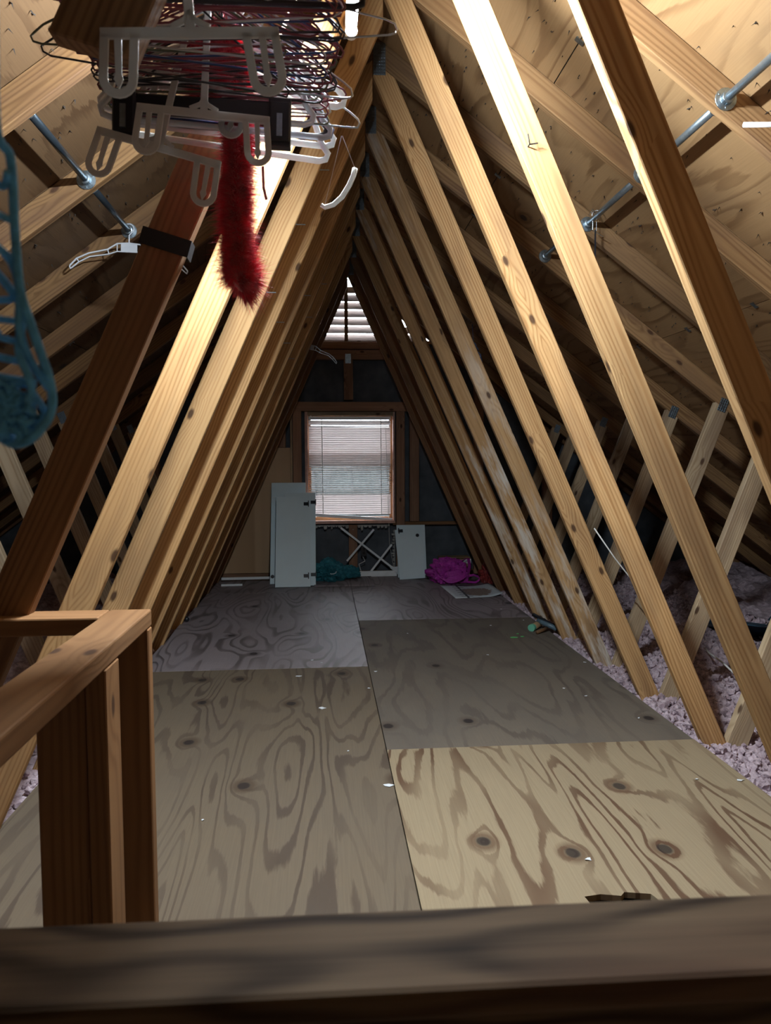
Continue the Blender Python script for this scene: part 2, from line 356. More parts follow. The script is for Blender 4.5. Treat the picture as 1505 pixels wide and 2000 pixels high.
# ---- trusses
plate_me = {}
def gang_plate(parent, x, z, y, wd, h, ang=0.0):
    key = (wd, h)
    if key not in plate_me:
        b = MB().box((0, 0, 0), (wd, .0015, h)); nx = max(3, int(wd / .011)); nz = max(4, int(h / .013))
        for i in range(nx):
            for j in range(nz):
                cx = -wd / 2 + wd * (i + .5) / nx; cz = -h / 2 + h * (j + .5) / nz
                b.box((cx, -.0015, cz), (wd / nx * .45, .0025, h / nz * .6))
        plate_me[key] = b
    b = plate_me[key]; me = b.me if hasattr(b, 'me') else None
    m = Matrix.Translation((x, y - .001, z)) @ Matrix.Rotation(ang, 4, 'Y')
    if me is None:
        o = b.build('gang_plate', 'galv', parent, m); b.me = o.data
    else: o = link('gang_plate', me, 'galv', parent, m)
    return o
WH = .0976                                # horizontal width of an inner web
ORD = ['nearest', 'second', 'third', 'fourth', 'fifth', 'sixth', 'seventh', 'eighth', 'ninth', 'tenth', 'eleventh']
EXTRA = {-1: 'its left web cut off short behind the hangers', 0: 'left web in a shaded dark colour, black tape on it',
         1: 'front faces lit white by the lamp', 2: 'right web foot at the tan sheet seam',
         3: 'knotty right web footed in pink insulation', 4: 'pale mould marks on the right web', 5: 'whitish flaking right web',
         6: 'whitened right web beside the green capped tube', 7: 'narrow stained webs far down the attic',
         8: 'clear hanger on its left web', 9: 'last one before the gable window'}
def truss(k):
    y = YK(k); y1 = y + .038
    t = thing('roof_truss', f'{ORD[k + 1]} roof truss from the camera, {EXTRA[k]}', 'roof truss', (0, y, 0))
    front = 'web'
    for s_ in (-1, 1):
        xe = 4.12
        poly = [(0, ZR), (0, ZR + RV), (s_ * xe, ZR + RV - SL * xe), (s_ * xe, ZR - SL * xe)]
        prism('rafter', poly, y, y1, (s_, -SL), 'rafter' if s_ > 0 else 'rafter_left_shade', t)
        # inner web
        xb, xt = (1.27, 0.0) if s_ > 0 else (1.225, -.045)
        z0 = -.05
        dx = (xb - xt) / 2.83                      # horizontal run per metre
        def xin(z): return xb - dx * z
        if s_ < 0 and k == -1:
            zc = 1.655; poly = [(-(xin(zc) + WH * 1.1), zc + .03), (-xin(zc), zc), (-xin(2.83), 2.86), (-(xin(2.5) + WH * 1.1), 2.5)]
        else:
            za = 2.83 if s_ > 0 else 2.80
            # outer edge meets the rafter underside: xin(z)+WH = x ; z = ZR - SL*x
            zo = (ZR - SL * (xb + WH)) / (1 - SL * dx); xo = xin(zo) + WH
            poly = [(s_ * xin(z0), z0), (s_ * (xin(z0) + WH), z0), (s_ * xo, zo)]
            xi = max(0.0, xin(za))
            if s_ > 0: poly += [(0.001, ZR - .001), (0.001, 2.83)]
            else: poly += [(-.001, ZR - .001), (-.001, xin and (xb / dx if xb / dx < ZR else 2.80)), ]
        mat = 'web_dark' if k == -1 or (k == 0 and s_ < 0) else ('web_pale' if (k in (4, 5, 6) and s_ > 0) else ('web_dark' if k in (8, 9) else front))  # second truss: unlit front of the left web painted as darker wood
        prism('web', poly, y, y1, (-s_ * dx, 1), mat, t)
        # outer web, foot beside the inner web, head under the rafter
        a, b = (1.388, 0.0), (1.933, 1.42); m_ = (b[0] - a[0]) / b[1]; wh = .0953
        f1 = lambda z: a[0] + m_ * z
        z1 = (ZR - SL * a[0]) / (1 + SL * m_); z2 = (ZR - SL * (a[0] + wh)) / (1 + SL * m_)
        poly = [(s_ * f1(-.05), -.05), (s_ * f1(z1), z1), (s_ * (f1(z2) + wh), z2), (s_ * (f1(-.05) + wh), -.05)]
        prism('brace', poly, y, y1, (s_ * m_, 1), 'outer', t)
        gang_plate(t, s_ * 1.985, 1.425, y, .05, .075, s_ * .37)
    prism('bottom_chord', [(-3.9, -.135), (3.9, -.135), (3.9, -.05), (-3.9, -.05)], y, y1, (1, 0), 'rafter', t)
    gang_plate(t, .03, 2.905, y, .055, .14)
    if k == 0:                                      # tape wound round the left web
        zc = 1.585; dx = 1.27 / 2.83
        tp = MB(); c = V((-(1.225 - dx * zc) - WH / 2, y + .019, zc))
        m = frame(c, (1, 0, -.30), (0, 1, 0)); b = MB()
        for (yy) in (-.0205, .0205): b.box((0, yy, 0), (WH * 1.06, .0015, .036))
        b.box((WH * .53, 0, 0), (.0015, .042, .036)).box((-WH * .53, 0, 0), (.0015, .042, .036))
        b.build('tape_band', 'tape', t, m)['label'] = 'black tape band around the left web'
    if k in (2, 3, 4, 5):                           # stray nails in the left web
        for zz in (1.75, 2.0, 2.2)[:1 + k % 3]:
            x = -(1.225 - 1.27 / 2.83 * zz)
            MB().tube([(x - .01, y + .02, zz), (x + .035, y + .02, zz)], .0018, 5).build('nail', 'galv', t)
    if k == 1:                                      # bent nail in the right web
        MB().tube([(.38, y + .01, 2.05), (.38, y - .018, 2.05), (.376, y - .026, 2.058), (.372, y - .028, 2.075)], .002, 6).tube([(.38, y - .016, 2.05), (.405, y - .017, 2.054)], .002, 6).build('nail', 'dark', t)
    return t
for k in range(-1, 10): truss(k)

# ------------------------------------------------------------------ floor
fl = structure('floor')
sheet('floor_sheet', .0, 1.24, 2.907, 5.347, 0, .016, 'ply_grey', fl)
sheet('floor_sheet', .0, 1.24, 5.347, 7.49, 0, .016, 'ply_far', fl)
sheet('floor_sheet', -1.24, 0, 1.69, 4.127, 0, .016, 'ply_left', fl)
sheet('floor_sheet', -1.24, 0, 4.127, 6.567, 0, .016, 'ply_far', fl)
sheet('floor_sheet', -1.24, 0, 6.567, 7.49, 0, .016, 'ply_far', fl)
sheet('floor_sheet', -1.24, -.60, -.9, 1.69, 0, .016, 'ply_left', fl)
sheet('floor_sheet', .75, 1.24, -.9, 1.69, 0, .016, 'ply_left', fl)
# near right sheet with a splintered notch in its front edge
notch = [(0, 1.80), (.432, 1.80), (.425, 1.855), (.47, 1.862), (.52, 1.850), (.535, 1.866), (.60, 1.852), (.615, 1.80), (1.24, 1.80), (1.24, 2.905), (0, 2.905)]
m = frame((.62, 2.35, -.008), (0, 1, 0), (-1, 0, 0)); iv = m.inverted()
vs = [iv @ V((x + (.0015 if x == 0 else 0), y, z)) for z in (0, -.016) for x, y in notch]; n = len(notch)
MB().add(vs, [tuple(range(n)), tuple(range(2 * n - 1, n - 1, -1))] + [(i, i + n, (i + 1) % n + n, (i + 1) % n) for i in range(n)]).build('floor_sheet', 'ply_bright', fl, m)
sheet('subfloor', -4.1, 4.1, 1.70, 7.6, -.15, .02, 'dark', fl); sheet('subfloor', -4.1, -.60, -.95, 1.70, -.15, .02, 'dark', fl); sheet('subfloor', .75, 4.1, -.95, 1.70, -.15, .02, 'dark', fl)
board('floor_joist', (-.60, 1.75, -.075), (.75, 1.75, -.075), .11, .038, 'guard', fl)

# stairwell under the camera
st = structure('wall_stairwell')
for c, d in (((-.605, .42, -1.25), (.02, 2.6, 2.2)), ((.755, .42, -1.25), (.02, 2.6, 2.2)), ((0, 1.72, -1.25), (1.5, .02, 2.2)), ((0, -.88, -1.25), (1.5, .02, 2.2)), ((0, .4, -2.36), (1.6, 2.7, .02))):
    MB().box(c, d).build('wall_panel', 'drywall', st)
wf = structure('wall_front')
prism('wall_panel', [(-4.1, -.15), (4.1, -.15), (4.1, -.05), (0, 3.02), (-4.1, -.05)], -.97, -.94, (1, 0), 'ply_wall', wf, 0)

# ------------------------------------------------------------------ gable wall, window, vent
wb = structure('wall_back'); YG = 7.49
roofz = lambda x: ZR + RV - SL * abs(x)
W0, W1, WZ0, WZ1 = -.415, .462, .515, 1.605
prism('sheathing', [(-4.1, -.15), (W0, -.15), (W0, roofz(W0) if False else 2.285), (-.96, 2.285), (-4.1, roofz(4.1))], 7.585, 7.60, (1, 0), 'felt', wb, 0)
prism('sheathing', [(W1, -.15), (4.1, -.15), (4.1, roofz(4.1)), (.96, 2.285), (W1, 2.285)], 7.585, 7.60, (1, 0), 'felt', wb, 0)
prism('sheathing', [(W0, -.15), (W1, -.15), (W1, WZ0), (W0, WZ0)], 7.586, 7.60, (1, 0), 'felt', wb, 0)
prism('sheathing', [(W0, WZ1), (W1, WZ1), (W1, 2.285), (W0, 2.285)], 7.586, 7.60, (1, 0), 'felt', wb, 0)
def gb(name, x0, x1, z0, z1, y=YG, th=.075, mat='gable'):
    hor = (x1 - x0) > (z1 - z0)
    return prism(name, [(x0, z0), (x1, z0), (x1, z1), (x0, z1)], y, y + th, (1, 0) if hor else (0, 1), mat, wb)
gb('header', -.66, .63, 1.611, 1.70); gb('collar_beam', -.62, .62, 2.108, 2.20); gb('vent_ledge', -.62, .62, 2.212, 2.283, YG + .03, .06)
gb('cripple_stud', -.033, .056, 1.72, 2.11, YG - .005); gb('stud', -.531, -.447, 0, 1.611); gb('stud', .474, .559, 0, 1.611); gb('stud', .608, .70, .53, 1.611)
gb('stud', -.69, -.60, 1.26, 1.611); gb('stud', .005, .09, 0, .50, YG + .01); gb('stud', 1.25, 1.34, 0, 1.9); gb('stud', -1.9, -1.81, 0, 1.5); gb('stud', 1.95, 2.04, 0, 1.4)
gb('ledge_rail', .445, 1.5, .495, .525, YG + .02, .06, 'web_dark'); gb('sole_plate', -3.5, 3.5, 0, .04, YG + .005, .07)
prism('plywood_panel', [(-1.6, 0.04), (-.535, .04), (-.535, 1.258), (-1.6, 1.258)], YG - .012, YG, (1, 0), 'ply_wall', wb)
gb('trim_strip', -.555, -.535, .04, 1.6, YG - .02, .02, 'outer')
for s_ in (-1, 1):
    prism('gable_rafter', [(0, ZR), (0, ZR + RV), (s_ * 4.1, ZR + RV - SL * 4.1), (s_ * 4.1, ZR - SL * 4.1)], YG, YG + .04, (s_, -SL), 'web_dark', wb)
gang_plate(wb, .01, 2.115, YG - .005, .055, .09)
# torn wall paper edges under and beside the window
tb = MB(); x = -.34
while x < .40:
    w_ = random.uniform(.02, .05); h = random.choice((.012, .02, .03, .05)) * random.uniform(.6, 1.2)
    tb.add([(x, YG + .02, .50), (x + w_, YG + .02, .50), (x + w_ * .8, YG + .012, .50 - h), (x + w_ * .3, YG + .01, .50 - h * 1.15)], [(0, 1, 2, 3)]); x += w_ * .9
z = .45
while z > .06:
    h = random.uniform(.02, .05); w_ = random.uniform(.015, .045)
    tb.add([(.46, YG + .02, z), (.46 - w_, YG + .014, z - h * .2), (.46 - w_ * .8, YG + .014, z - h * .8), (.46, YG + .02, z - h)], [(0, 1, 2, 3)]); z -= h * 1.02
o = tb.build('torn_paper_edge', 'torn', wb); so = o.modifiers.new('thick', 'SOLIDIFY'); so.thickness = .002
# window
win = structure('window_1')
def wbx(name, x0, x1, z0, z1, y0, y1, mat, parent=win):
    return prism(name, [(x0, z0), (x1, z0), (x1, z1), (x0, z1)], y0, y1, (1, 0) if x1 - x0 > z1 - z0 else (0, 1), mat, parent, .0015)
wbx('jamb', W0, W0 + .028, WZ0, WZ1, YG - .002, 7.62, 'jamb'); wbx('jamb', W1 - .018, W1, WZ0, WZ1, YG - .002, 7.62, 'jamb')
wbx('head_jamb', W0, W1, WZ1 - .035, WZ1, YG, 7.62, 'outer'); wbx('window_sill', W0, W1, WZ0, WZ0 + .028, YG - .01, 7.63, 'jamb')
xs0, xs1 = W0 + .028, W1 - .018
for nm, z0, z1, y0 in (('lower_sash', WZ0 + .028, 1.215, 7.575), ('upper_sash', 1.075, WZ1 - .035, 7.60)):
    fr = wbx(nm, xs0, xs0 + .03, z0, z1, y0, y0 + .025, 'sash')
    wbx('sash_rail', xs0 + .03, xs1 - .03, z1 - .035, z1, y0, y0 + .025, 'sash', fr); wbx('sash_rail', xs0 + .03, xs1 - .03, z0, z0 + .035, y0, y0 + .025, 'sash', fr)
    wbx('sash_stile', xs1 - .03, xs1, z0, z1, y0, y0 + .025, 'sash', fr)
    wbx('pane', xs0 + .03, xs1 - .03, z0 + .035, z1 - .035, y0 + .01, y0 + .014, 'glass', fr)
# gable vent
ve = structure('window_2')
dz = .0765
for i in range(9):
    z = 2.295 + i * dz; hw = min(.9, (ZR - .0 - z - .05) / SL)
    if hw < .04: break
    o = board('louvre_slat', (-hw, 7.565, z + .03), (hw, 7.565, z + .03), .012, .085, 'vent', ve, (0, .60, .80))
wbx('mullion', -.022, .012, 2.285, 2.88, 7.515, 7.54, 'web_dark', ve)
wbx('vent_frame', -.95, .95, 2.27, 2.30, 7.545, 7.60, 'web_dark', ve)
tl = MB()
for i in range(150):      # distant dark tree line, its top just under the horizon
    x = -75 + i * 1.0 + random.uniform(-1, 1); h = random.uniform(6.9, 7.5); rr_ = random.uniform(2.5, 3.6)
    tl.lathe([(rr_ * .5, -5.5), (rr_, -5.5 + h * .3), (rr_ * .95, -5.5 + h * .6), (rr_ * .6, -5.5 + h * .88), (.2, -5.5 + h)], 9, (x, 70 + random.uniform(-3, 3), 0), 'Z')
tag(tl.build('treeline', 'ground'), 'dark distant tree line seen through the blind', 'trees', None, 'stuff')
gr = tag(MB().box((0, 60, -5.6), (300, 240, .2)).build('ground', 'ground'), kind='structure')

# blind
bl = thing('window_blind', 'crooked white mini blind with partly open slats over the gable window', 'blind', (.03, 7.53, 1.56))
MB().box((.022, 7.53, 1.545), (.80, .03, .03)).build('head_rail', 'white_trim', bl)
def slat_me():
    vs = []; n = 12; prof = [(-.0125, -.0018), (-.005, .0006), (.005, .0006), (.0125, -.0018)]
    for i in range(n + 1):
        x = -.40 + .80 * i / n; sag = -.004 * (1 - (x / .40) ** 2)
        for y, z in prof: vs.append((x, y, z + sag))
        for y, z in prof: vs.append((x, y, z + sag - .0007))
    fs = []
    for i in range(n):
        a, b = i * 8, (i + 1) * 8
        for j in range(3): fs += [(a + j, b + j, b + j + 1, a + j + 1), (a + 4 + j, a + 5 + j, b + 5 + j, b + 4 + j)]
        fs += [(a, a + 4, b + 4, b), (a + 3, b + 3, b + 7, a + 7)]
    return mesh(vs, fs, True)
SM = slat_me(); SM.materials.append(MT['slat'])
z = 1.512; i = 0
while z > .615:
    if z > 1.46: a = .5 if z < 1.48 else 1.1
    elif z > 1.075: a = -1.12
    elif z > .80: a = .26 if z < 1.04 else .5
    else: a = -1.12
    a += random.uniform(-.05, .05)
    link('slat', SM, None, bl, Matrix.Translation((.022, 7.53, z)) @ Matrix.Rotation(random.uniform(-.002, .006), 4, 'Y') @ Matrix.Rotation(a, 4, 'X'))
    z -= .0213; i += 1
m = frame((.03, 7.525, .575), (.80, 0, -.055), (0, 1, 0)); MB().box((0, 0, 0), (.81, .022, .028)).build('bottom_rail', 'white_trim', bl, m)
for x in (-.25, .325): MB().tube([(x, 7.516, 1.54), (x + .005, 7.516, .6)], .0035, 5).build('ladder_cord', 'cord', bl)
MB().tube([(.37, 7.512, 1.53), (.39, 7.510, .9), (.40, 7.50, .5), (.405, 7.49, .3), (.44, 7.48, .10)], .0018, 5).build('pull_cord', 'cord', bl)

# ------------------------------------------------------------------ insulation
def vnoise(x, y, seed):
    xi, yi = np.floor(x).astype(int), np.floor(y).astype(int); fx, fy = x - xi, y - yi
    h = lambda a, b: (np.abs(np.sin(a * 127.1 + b * 311.7 + seed * 74.7) * 43758.5453) % 1.0)
    u, v = fx * fx * (3 - 2 * fx), fy * fy * (3 - 2 * fy)
    return (h(xi, yi) * (1 - u) + h(xi + 1, yi) * u) * (1 - v) + (h(xi, yi + 1) * (1 - u) + h(xi + 1, yi + 1) * u) * v
def insulation(side):
    def grid(x0, x1, y0, y1, st, amp):
        xs = np.arange(x0, x1 + 1e-6, st); ys = np.arange(y0, y1 + 1e-6, st); X, Y = np.meshgrid(xs, ys)
        Z = height(X, Y) + amp * (vnoise(X * 45, Y * 45, 3) - .5) + amp * .6 * (vnoise(X * 95, Y * 95, 4) - .5)
        nx, ny = len(xs), len(ys); vs = np.stack([side * X.ravel(), Y.ravel(), Z.ravel()], 1)
        i = np.arange(ny - 1)[:, None] * nx + np.arange(nx - 1)[None]; i = i.ravel()
        q = np.stack([i, i + 1, i + nx + 1, i + nx], 1); return vs, (q if side > 0 else q[:, ::-1])
    def height(X, Y):
        b = .10 * (vnoise(X * 2.2, Y * 2.2, 1) - .5) + .07 * (vnoise(X * 7, Y * 7, 2) - .5)
        edge = np.clip((X - 1.25) / .35, 0, 1)
        return -.042 + .02 * edge + b * edge + .10 * np.clip((X - 1.6) / 1.2, 0, 1)
    V1, Q1 = grid(1.20, 2.6, 0.9, 7.48, .017, .035) if side > 0 else grid(1.20, 2.6, 0.9, 7.48, .03, .035)
    V2, Q2 = grid(2.58, 4.1, -.9, 7.48, .06, .05); V3, Q3 = grid(1.20, 2.6, -.9, .95, .06, .03)
    allv, allf = [V1, V2, V3], [Q1, Q2 + len(V1), Q3 + len(V1) + len(V2)]
    me = bpy.data.meshes.new('insulation'); vs = np.concatenate(allv); fs = np.concatenate(allf)
    # loose clumps
    N = 5200 if side > 0 else 900
    bm = bmesh.new(); bmesh.ops.create_icosphere(bm, subdivisions=1, radius=1); iv = np.array([v.co[:] for v in bm.verts]); it = np.array([[v.index for v in f.verts] for f in bm.faces]); bm.free()
    cx = 1.27 + RNG.random(N) ** 1.6 * 1.3; cy = 1.7 + RNG.random(N) * 5.7; r = .006 + RNG.random(N) ** 2 * .016
    cz = height(cx, cy) + .004 + RNG.random(N) * .014
    jit = 1 + (RNG.random((N, 12, 3)) - .5) * 1.1
    cv = (iv[None] * jit) * r[:, None, None] + np.stack([side * cx, cy, cz], 1)[:, None]
    ct = it[None] + (np.arange(N) * 12)[:, None, None] + len(vs)
    tris = ct.reshape(-1, 3)
    verts = np.concatenate([vs, cv.reshape(-1, 3)])
    me.from_pydata(verts.tolist(), [], fs.tolist() + tris.tolist()); me.update()
    o = link('insulation', me, 'insul')
    tag(o, 'loose pink blown insulation between the joists on the %s side' % ('right' if side > 0 else 'left'), 'insulation', None, 'stuff'); return o
insulation(1); insulation(-1)

# dark plastic sheet slumped over the insulation by the right eave
nx_, ny_ = 22, 26; vs = []
for j in range(ny_ + 1):
    for i in range(nx_ + 1):
        x = 2.15 + 1.15 * i / nx_ + .04 * math.sin(j * .9); y = 3.0 + 1.7 * j / ny_ + .05 * math.sin(i * .7)
        vs.append((x, y, .13 + .06 * math.sin(x * 5 + y) + .05 * math.sin(y * 4.1 + x * 2) + .025 * math.sin(x * 17 + y * 9) + .03 * (x - 2.1)))
fs = [(j * (nx_ + 1) + i, j * (nx_ + 1) + i + 1, (j + 1) * (nx_ + 1) + i + 1, (j + 1) * (nx_ + 1) + i) for j in range(ny_) for i in range(nx_)]
o = link('plastic_sheet', mesh(vs, fs, True), plain('dark_blue_plastic', (.03, .065, .10), .35)); o.modifiers.new('thick', 'SOLIDIFY').thickness = .002
tag(o, 'dark blue plastic sheet slumped over the insulation by the right eave', 'plastic sheet')

# ------------------------------------------------------------------ tube lamp
lamp = thing('tube_lamp', 'glowing white tube lamp hanging under the ridge behind the hangers', 'lamp', (-.15, 1.95, 2.25))
MB().tube([(-.148, 1.755, 2.245), (-.150, 2.085, 2.247)], .0125, 10).build('tube', 'lamp', lamp, smooth=True)
for y in (1.745, 2.095): MB().lathe([(.006, -.012), (.016, -.010), (.016, .010), (.006, .012)], 12, (-.15, y, 2.247)).build('end_cap', 'white_trim', lamp)
MB().box((-.15, 1.92, 2.274), (.03, .37, .016)).build('housing', 'white_trim', lamp)
MB().tube([(-.15, 2.0, 2.28), (-.13, 2.03, 2.45), (-.02, 2.29, 2.70)], .003, 5).build('cord', 'blackwire', lamp)

# ------------------------------------------------------------------ stair guards
g = thing('stair_guard', 'orange-brown lumber guard frame with top rails and posts at left', 'railing', (-.7, 1.6, 0))
m = frame((-.74, 1.22, .781), (-.60 + .72, 1.78 - .56, 0), (0, 0, 1))
def rail(p0, p1, wd=.089, th=.038):
    return bevel(board('top_rail', p0, p1, wd, th, 'guard', g, (0, 0, 1), 0), .004, 2)
rail((-.665, 1.735, .773), (-.665, .57, .773)); rail((-.711, 1.690, .773), (-1.5, 1.690, .773))
def post(x, y, wx, wy, top=.7535, mat='guard'):
    return board('post', (x, y, .001), (x, y, top), wy, wx, mat, g, (1, 0, 0))
post(-.664, 1.712, .089, .036); post(-.638, 1.41, .036, .089); post(-.704, 1.40, .089, .036); post(-1.30, 1.69, .089, .036)
fg = thing('guard_rail', 'weathered brown rail board across the front edge, close to the camera', 'railing', (-.1, .48, 0))
fr = MB()
m = frame((-.15, .478, .7925), (1, -.012, 0), (0, 0, 1))
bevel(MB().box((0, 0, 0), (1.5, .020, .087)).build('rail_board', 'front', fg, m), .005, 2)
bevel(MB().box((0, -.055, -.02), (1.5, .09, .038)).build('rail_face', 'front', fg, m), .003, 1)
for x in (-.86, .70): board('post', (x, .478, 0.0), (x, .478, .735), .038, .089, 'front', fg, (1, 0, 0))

# ------------------------------------------------------------------ closet rods on the rafters
def rod(x, z, k0, k1, mat, label, name='closet_rod'):
    ya, yb = YK(k0) + .038, YK(k1)
    t = thing(name, label, 'closet rod', (x, ya, z), 'pipe rods between the rafters')
    MB().tube([(x, ya, z), (x, yb, z)], .0125, 12).build('pipe', mat, t, smooth=True)
    for y, d in ((ya, 1), (yb, -1)):
        b = MB().lathe([(.034, 0), (.034, d * .004), (.020, d * .006), (.019, d * .022), (.013, d * .024)], 18, (x, y, z))
        for q in range(3):
            an = q * 2.1 + .5; b.lathe([(.004, d * .004), (.004, d * .007)], 6, (x + .026 * math.cos(an), y, z + .026 * math.sin(an)))
        bevel(b.build('flange', 'galv', t), .0006)
rod(.985, 2.205, 0, 1, 'pipe', 'grey pipe rod nearest the camera on the right roof slope')
rod(.985, 2.205, 1, 2, 'pipe', 'grey pipe rod half behind the bright edged web on the right')
rod(.985, 2.205, 2, 3, 'pipe', 'grey pipe rod on the right with wire hooks at its far end')
rod(.965, 2.22, 3, 4, 'pipe', 'grey pipe rod farthest away on the right roof slope')
rod(-1.075, 2.135, 1, 2, 'blackpipe', 'dark pipe rod on the left slope nearest the camera')
rod(-1.075, 2.135, 2, 3, 'blackpipe', 'dark pipe rod on the left slope with a clear hanger at its end')
rx = -.415
t = thing('hanging_rod', 'short pipe rod above the picture carrying the bundle of hangers', 'closet rod', (rx, .4, 1.99))
MB().tube([(rx, .30, 1.975), (rx, 1.685, 1.975)], .0125, 12).build('pipe', 'blackpipe', t, smooth=True)
MB().box((rx, 1.08, 2.05), (.05, .012, .17)).build('strap', 'galv', t)
t = tag(MB().tube([(.99, 2.2, 2.09), (1.2, 2.19, 2.093)], [.0072] * 2, 12).build('white_tube', 'white_trim', None, smooth=True), 'short pale tube lying across the right rafter below the pipe flange', 'tube')

# ------------------------------------------------------------------ hangers
def arc(cx, cz, r, a0, a1, n=8): return [(cx + r * math.cos(a0 + (a1 - a0) * i / n), cz + r * math.sin(a0 + (a1 - a0) * i / n)) for i in range(n + 1)]
def HM(x, y, z, yaw=0, roll=0, tilt=0): return Matrix.Translation((x, y, z)) @ Matrix.Rotation(yaw, 4, 'Z') @ Matrix.Rotation(roll, 4, 'Y') @ Matrix.Rotation(tilt, 4, 'X')
def hook_path(r=.018, z0=-.06):
    return [(0, z0), (0, -.035)] + [(x, z) for x, z in arc(0, -r + .014 - 0.0, r, -math.pi * .35 + 0.0, math.pi * 1.05, 12)]
def clip_hanger(x, y, L, yaw, roll, label, w_=.225, mat='white_plastic'):
    t = thing('clip_hanger', label, 'hanger', mw=HM(x, y, 1.985, yaw, roll), group='white plastic clip hangers')
    W = WORLD[t.as_pointer()]
    b = MB().ribbon([(-w_ / 2, -L), (w_ / 2, -L)], .014, .0045)
    b.ribbon([(0, -L + .004), (0, -.04)], [.013, .010], .0045)
    for s_ in (-1, 1): b.ribbon([(0, -L + .028), (s_ * .006, -L + .016), (s_ * .024, -L + .007)], [.006, .008, .008], .0045)
    b.tube([(px, 0, pz) for px, pz in hook_path(.02)], .0025, 6)
    o = bevel(b.build('bar', mat, t, W), .001)
    for s_ in (-1, 1):
        cx = s_ * (w_ / 2 - .022); hw = .0185; dep = .074
        pts = [(cx - hw - s_ * .002, -L)] + [(px, pz) for px, pz in arc(cx + s_ * 0.004, -L - dep + hw, hw, math.pi, 2 * math.pi, 10)] + [(cx + hw - s_ * .002, -L)]
        c = MB().ribbon(pts, .0112, .0045)
        bevel(c.build('clip', mat, t, W), .001)
        tg = MB().ribbon([(cx, -L), (cx + s_ * .003, -L - .050), (cx + s_ * .0035, -L - .056), (cx + s_ * .004, -L - .068)], [.0095, .008, .012, .001], .004)
        bevel(tg.build('tongue', mat, t, W), .0008)
    return t
clip_hanger(rx, 1.035, .318, .02, -.055, 'large white clip hanger in front of the cut brown web')
clip_hanger(rx - .005, 1.40, .260, .03, .06, 'white clip hanger hanging before the black trouser hanger', .228)
clip_hanger(rx - .025, 1.435, .315, -.02, .26, 'grey-white clip hanger tilted down to the right, lowest of all')
clip_hanger(rx + .035, .95, .205, .72, -.03, 'white clip hanger cut by the top edge of the picture')
clip_hanger(rx - .01, 1.50, .165, -.05, .27, 'grey clip hanger half hidden behind the black trouser hanger', .21)

def wire_path(w_=.205, drop=.185, r=.018):
    p = []
    sh = [(0.0, -.055), (.012, -.066), (w_ * .5, -.066 - (drop - .09) * .5), (w_ - .02, -drop + .030), (w_ - .004, -drop + .018), (w_, -drop + .010), (w_ - .004, -drop + .002), (w_ - .016, -drop)]
    right = sh; left = [(-x, z) for x, z in sh]
    p = right + left[::-1]
    return p
def wire_hanger(x, y, yaw, roll, mat, label, group='wire hangers in the bundle', z=1.985, w_=.205, drop=.185, rad=.0019, tilt=0):
    b = MB(); jx = random.uniform(-.006, .006)
    lp = [(px, random.uniform(-.003, .003), pz + random.uniform(-.002, .002)) for px, pz in wire_path(w_, drop)]
    b.tube(lp, rad, 5, closed=True)
    b.tube([(.0015 * math.sin(i), .0015 * math.cos(i), -.058 + i * .004) for i in range(8)] + [(px, 0, pz) for px, pz in hook_path()[2:]], rad, 5)
    o = b.build('wire_hanger', mat, None, HM(x, y, z, yaw, roll, tilt), smooth=True)
    return tag(o, label, 'hanger', group)
LAB = {'maroon': 'thin maroon coated wire hanger in the dense hanger bundle', 'blackwire': 'thin black coated wire hanger in the dense hanger bundle',
       'greenwire': 'thin olive coated wire hanger in the dense hanger bundle', 'navy': 'thin navy coated wire hanger in the dense hanger bundle', 'wire': 'bare steel wire hanger in the dense hanger bundle'}
mats = ['maroon'] * 21 + ['blackwire'] * 10 + ['greenwire'] * 4 + ['navy'] * 3 + ['wire'] * 4
random.shuffle(mats)
for i, mt in enumerate(mats):
    y = 1.20 + .36 * i / len(mats)
    if abs(y - 1.095) < .05: y += .07
    wire_hanger(rx + random.uniform(-.012, .012), y, random.gauss(0, .10), random.gauss(0, .05), mt, LAB[mt] + (', front half' if y < 1.36 else ', rear half above the plastic hangers'), drop=random.uniform(.165, .21), w_=random.uniform(.195, .215))
wire_hanger(-.335, 1.42, .12, -.16, 'wire', 'silver wire hanger sticking out highest beside the tube lamp', 'silver wire hangers at the right end', drop=.16, z=2.02, w_=.225)
wire_hanger(-.355, 1.47, -.1, .12, 'wire', 'silver wire hanger reaching lower right over the ridge web', 'silver wire hangers at the right end', drop=.185, z=1.99, w_=.205)
wire_hanger(-.35, 1.56, .05, .05, 'wire', 'silver wire hanger lowest at the right end of the bundle', 'silver wire hangers at the right end', drop=.20, z=1.99)
wire_hanger(-.49, 1.33, .0, .02, 'greenwire', 'grey wire hanger sticking out at the far left of the bundle', 'silver wire hangers at the right end', drop=.19, z=1.985)
wire_hanger(-.47, 1.38, .1, .10, 'blackwire', 'dark wire hanger looping below the left end of the bundle', 'silver wire hangers at the right end', drop=.21, z=1.985)

